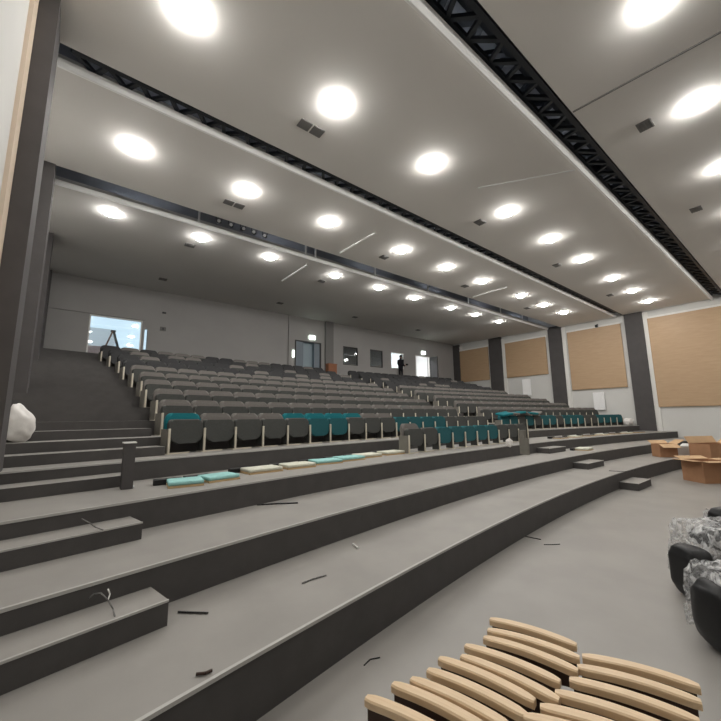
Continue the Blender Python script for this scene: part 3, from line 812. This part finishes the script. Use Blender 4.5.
# ------------------------------------------------------------------ wrapped black seats on the right
def blob(rx, ry, rz_, c, seed, nz=8, n=24, amp=.06, sq=.6):
    b = MB(); g = bmesh.ops.create_icosphere(b.bm, subdivisions=4, radius=1); r = random.Random(seed)
    ph = [r.uniform(0, 6) for _ in range(6)]
    for v in g['verts']:
        x, y, z = v.co
        f = lambda q: math.copysign(abs(q) ** sq, q)
        k = 1 + amp * (sin(5 * x + ph[0]) * sin(4 * y + ph[1]) + .6 * sin(9 * z + ph[2]) * sin(7 * x + ph[3]))
        v.co = Vector((c[0] + f(x) * rx * k, c[1] + f(y) * ry * k, c[2] + f(z) * rz_ * k))
    for fc in b.bm.faces: fc.smooth = True
    return b
def film_over(rx, ry, h, seed, c=(0, 0)):
    b = MB(); n = 26; r = random.Random(seed); bm = b.bm; V = {}
    for i in range(n + 1):
        for j in range(n + 1):
            u = -1.25 + 2.5 * i / n; v = -1.25 + 2.5 * j / n
            m_ = max(abs(u), abs(v))
            z = h if m_ < .92 else h - (m_ - .92) * h * 2.6
            s_ = 1 if m_ < 1 else 1 + .25 * (m_ - 1) / m_
            u2, v2 = (u / max(1, m_) * s_, v / max(1, m_) * s_)
            z += r.uniform(-.02, .02)
            V[i, j] = bm.verts.new((c[0] + u2 * rx + r.uniform(-.014, .014), c[1] + v2 * ry + r.uniform(-.014, .014), max(z, .01)))
    for i in range(n):
        for j in range(n): bm.faces.new((V[i, j], V[i + 1, j], V[i + 1, j + 1], V[i, j + 1]))
    return b
def wrapped(px, py, off, label, parts, film):
    c = on_z(px, py, 0); t = thing('wrapped_seat', label, 'seat', (c.x, c.y, 0), -radians(38.6), 'film wrapped black seats')
    for nme, args, sd, mk in parts: blob(*args, sd, amp=.05).build(nme, mk, t)
    film_over(*film[:3], film[3], film[4]).build('plastic_film', 'film', t)
wrapped(712, 606, 0, 'black seat in clear plastic film on the floor, rear one at the right edge',
        [('seat_shell', (.15, .20, .26, (0, .18, .265)), 1, 'blackplastic'), ('seat_cushion', (.30, .26, .10, (.52, .25, .56)), 2, 'seatdark'), ('seat_base', (.26, .24, .16, (.55, .25, .2)), 5, 'blackplastic')], (.42, .30, .70, 3, (.56, .34)))
wrapped(738, 668, 0, 'black seat in clear plastic film, nearest one at the right edge',
        [('seat_shell', (.15, .18, .27, (.10, .18, .275)), 4, 'blackplastic'), ('seat_cushion', (.22, .26, .14, (.5, .25, .5)), 6, 'seatdark')], (.36, .22, .62, 7, (.40, .24)))
wrapped(738, 546, 0, 'black seat piece half hidden at the right edge behind the wrapped ones',
        [('seat_shell', (.22, .22, .24, (.16, .22, .25)), 9, 'blackplastic')], (.30, .28, .42, 8, (.30, .24)))

# sacks
b = blob(.19, .20, .28, (-.02, 0, .285), 12, sq=.8, amp=.09)
for v in b.bm.verts:
    if v.co.z > .35: v.co.x = -.12 + (v.co.x + .12) * (1 - (v.co.z - .35) * 2.6); v.co.y *= 1 - (v.co.z - .35) * 1.6
tag(b.build('plastic_sack', 'sack', None, (-.50, 7.50, zz(2))), 'bulging white plastic sack beside the left wall on the aisle steps', 'sack')
b = blob(.26, .22, .19, (0, 0, .2), 14, sq=.8, amp=.12)
tag(b.build('plastic_sheet', 'sack', None, P(.1826, R1 - .30, Z1)), 'crumpled white plastic sheet at the right end of the front row', 'plastic sheet')
pq = on_z(516, 447, T3)
b = blob(.10, .08, .12, (0, 0, .11), 15, sq=.8, amp=.12)
tag(b.build('plastic_bag', 'sack', None, (pq.x, pq.y + .2, T3)), 'small white plastic bag at the right end of the lowest left row', 'plastic bag')

# ------------------------------------------------------------------ small scraps
def scrap(pts, z, r, lab, m_='cable', name='cable_scrap', grp='cable scraps on the tiers'):
    P3 = [on_z(x, y, z) for x, y in pts]; o0 = P3[0].copy()
    # smooth
    Q = []
    for i in range(len(P3) - 1):
        for k in range(4):
            f = k / 4; Q.append(P3[i].lerp(P3[i + 1], f))
    Q.append(P3[-1]); Q = [Vector((q.x - o0.x, q.y - o0.y, r)) for q in Q]
    b = MB(); b.tube(Q, r, 6); tag(b.build(name, m_, None, (o0.x, o0.y, z)), lab, 'scrap', grp)
scrap([(178, 613), (192, 613.5), (208, 614)], .402, .008, 'straight dark stick on the first tier right of the longest step block')
scrap([(196, 676), (205, 675), (212, 672)], .402, .010, 'short brown stick lying near the edge of the first tier', 'armdark')
scrap([(522, 536), (531, 538), (541, 540)], 0, .008, 'curved dark cable scrap on the flat floor, upper of two')
scrap([(544, 545), (552, 545), (560, 544.5)], 0, .006, 'thin dark cable scrap on the flat floor, lower of two')
scrap([(364, 666), (370, 660), (380, 658)], 0, .005, 'bent dark wire on the flat floor left of the armrests')
scrap([(257, 505.5), (275, 504.5), (298, 503.5)], EDGES[1][1], .010, 'long dark stick on the second tier below the cushions')
scrap([(302, 584), (312, 580), (326, 576)], .402, .007, 'pale thin stick on the first tier near its front edge', 'vent')
scrap([(353, 545), (358, 549)], .402, .012, 'short pale offcut on the first tier', 'trim')
scrap([(609, 471), (625, 472), (637, 470)], .402, .007, 'thin dark scrap on the first tier near the middle aisle blocks')
# wire coming out of the longest step block
t = thing('loose_wire', 'pale loose wires sticking out over the longest step block', 'wire', (0, 0, 0))
base = on_z(115, 618, .58); t.location = base
def W(px, py, up): q = on_z(px, py, .58 + up); return q - base
b = MB(); b.tube([W(115, 617, .0), W(113, 609, .02), W(108, 600, .08), W(101, 593, .12), W(94, 594, .1), W(88, 599, .07)], .005, 6); b.build('wire_strand', 'vent', t)
b = MB(); b.tube([W(108, 600, .08), W(110, 594, .1), W(108, 589, .14)], .005, 6); b.build('wire_strand', 'trim', t)
t = thing('loose_wire', 'pale loose wires sticking up behind the upper left step block', 'wire', (0, 0, 0))
base = on_z(97, 527, .92); t.location = base
def W2(px, py, up): q = on_z(px, py, .92 + up); return q - base
b = MB(); b.tube([W2(103, 530, 0), W2(95, 527, .02), W2(90, 523, .08), W2(82, 519, .1)], .006, 6); b.build('wire_strand', 'vent', t)
t = thing('floor_socket', 'small chrome fitting at the foot of the left cheek wall', 'socket', on_z(131, 488, T3))
MB().cyl((0, 0), .035, 0, .03, 12).build('flange', 'aluminium', t); MB().cyl((0, 0), .016, .03, .09, 10).build('stub', 'aluminium', t)

# ------------------------------------------------------------------ person at the back
def person(loc, rz):
    t = thing('person', 'standing person in dark clothes by the bright window at the back, holding something', 'person', loc, rz)
    me = bpy.data.meshes.new('body'); H = 1.74
    v = [(0, 0, .93), (0, 0, 1.12), (0, .01, 1.34), (0, .01, 1.47), (0, -.02, 1.55), (0, -.03, 1.66),
         (.19, 0, 1.40), (.23, .03, 1.14), (.20, -.20, 1.08), (.10, -.36, 1.14),
         (-.19, 0, 1.40), (-.24, .04, 1.15), (-.20, -.14, .98), (-.12, -.30, 1.08),
         (.10, 0, .88), (.11, -.02, .50), (.12, .02, .09), (.13, -.12, .04),
         (-.10, 0, .88), (-.12, .02, .50), (-.13, .05, .09), (-.14, -.09, .04)]
    e = [(0, 1), (1, 2), (2, 3), (3, 4), (4, 5), (2, 6), (6, 7), (7, 8), (8, 9), (2, 10), (10, 11), (11, 12), (12, 13), (0, 14), (14, 15), (15, 16), (16, 17), (0, 18), (18, 19), (19, 20), (20, 21)]
    rad = [.19, .20, .22, .07, .06, .10, .10, .05, .042, .038, .07, .05, .042, .038, .10, .07, .05, .045, .10, .07, .05, .045]
    me.from_pydata(v, e, []); ob = link('body', me, t)
    sk = ob.modifiers.new('skin', 'SKIN'); ob.modifiers.new('sub', 'SUBSURF').levels = 2; ob.modifiers['sub'].render_levels = 2
    for i, d_ in enumerate(me.skin_vertices[0].data): d_.radius = (rad[i], rad[i] * (.72 if i < 3 else 1)); d_.use_root = i == 0
    me.materials.append(M['cloth'])
    b = MB(); bmesh.ops.create_icosphere(b.bm, subdivisions=3, radius=.105)
    for q in b.bm.verts: q.co = Vector((q.co.x * .82, q.co.y * .95 - .05, q.co.z * 1.2 + 1.64)); 
    for f in b.bm.faces: f.smooth = True
    b.bm.verts.ensure_lookup_table()
    hd = b.build('head', 'skin', t)
    b = MB(); b.prism([(-.012, 1.60), (.012, 1.60), (0, 1.67)], -.18, -.13); b.build('nose', 'skin', t)
    b = MB(); bmesh.ops.create_icosphere(b.bm, subdivisions=3, radius=.112)
    for q in b.bm.verts: q.co = Vector((q.co.x * .88, q.co.y * .98 - .025, max(q.co.z, -.02) * 1.2 + 1.665))
    for f in b.bm.faces: f.smooth = True
    b.build('hair', 'hair', t)
    for s_, hx, hz in ((1, .08, 1.16), (-1, -.10, 1.10)):
        b = MB(); b.box(hx - .04, hx + .04, -.44, -.36, hz - .025, hz + .025, bev=.012)
        for k in range(4): b.bar((hx - .03 + .02 * k, -.43, hz), (hx - .03 + .018 * k, -.49 - (.01 if k in (1, 2) else 0), hz - .02), .016, n=6)
        b.bar((hx + .035 * -s_, -.38, hz), (hx + .05 * -s_, -.43, hz + .03), .018, n=6)
        b.build('hand', 'skin', t)
    return t
pp = Vector((18.2, 18.22, ZB)); person(pp, radians(100))
b = MB(); b.box(-.08, .08, -.05, .05, -.06, .06, bev=.01); tag(b.build('held_device', 'blackplastic', None, (pp.x + .58, pp.y - .05, ZB + 1.15)), 'small dark device held out by the person at the back', 'device')

# ------------------------------------------------------------------ world and view
w = bpy.data.worlds.new('world'); SC.world = w; w.use_nodes = True
nt = w.node_tree; bg = nt.nodes['Background']
bg.inputs[0].default_value = (.66, .80, .90, 1); bg.inputs[1].default_value = .8
SC.view_settings.view_transform = 'Standard'; SC.view_settings.look = 'None'; SC.view_settings.gamma = 1
SC.view_settings.use_curve_mapping = False
SC.view_settings.exposure = .85
cy = SC.cycles
cy.max_bounces = 8; cy.diffuse_bounces = 5; cy.glossy_bounces = 3; cy.transparent_max_bounces = 12
cy.caustics_reflective = False; cy.caustics_refractive = False
cy.use_denoising = True
cy.sample_clamp_indirect = 6
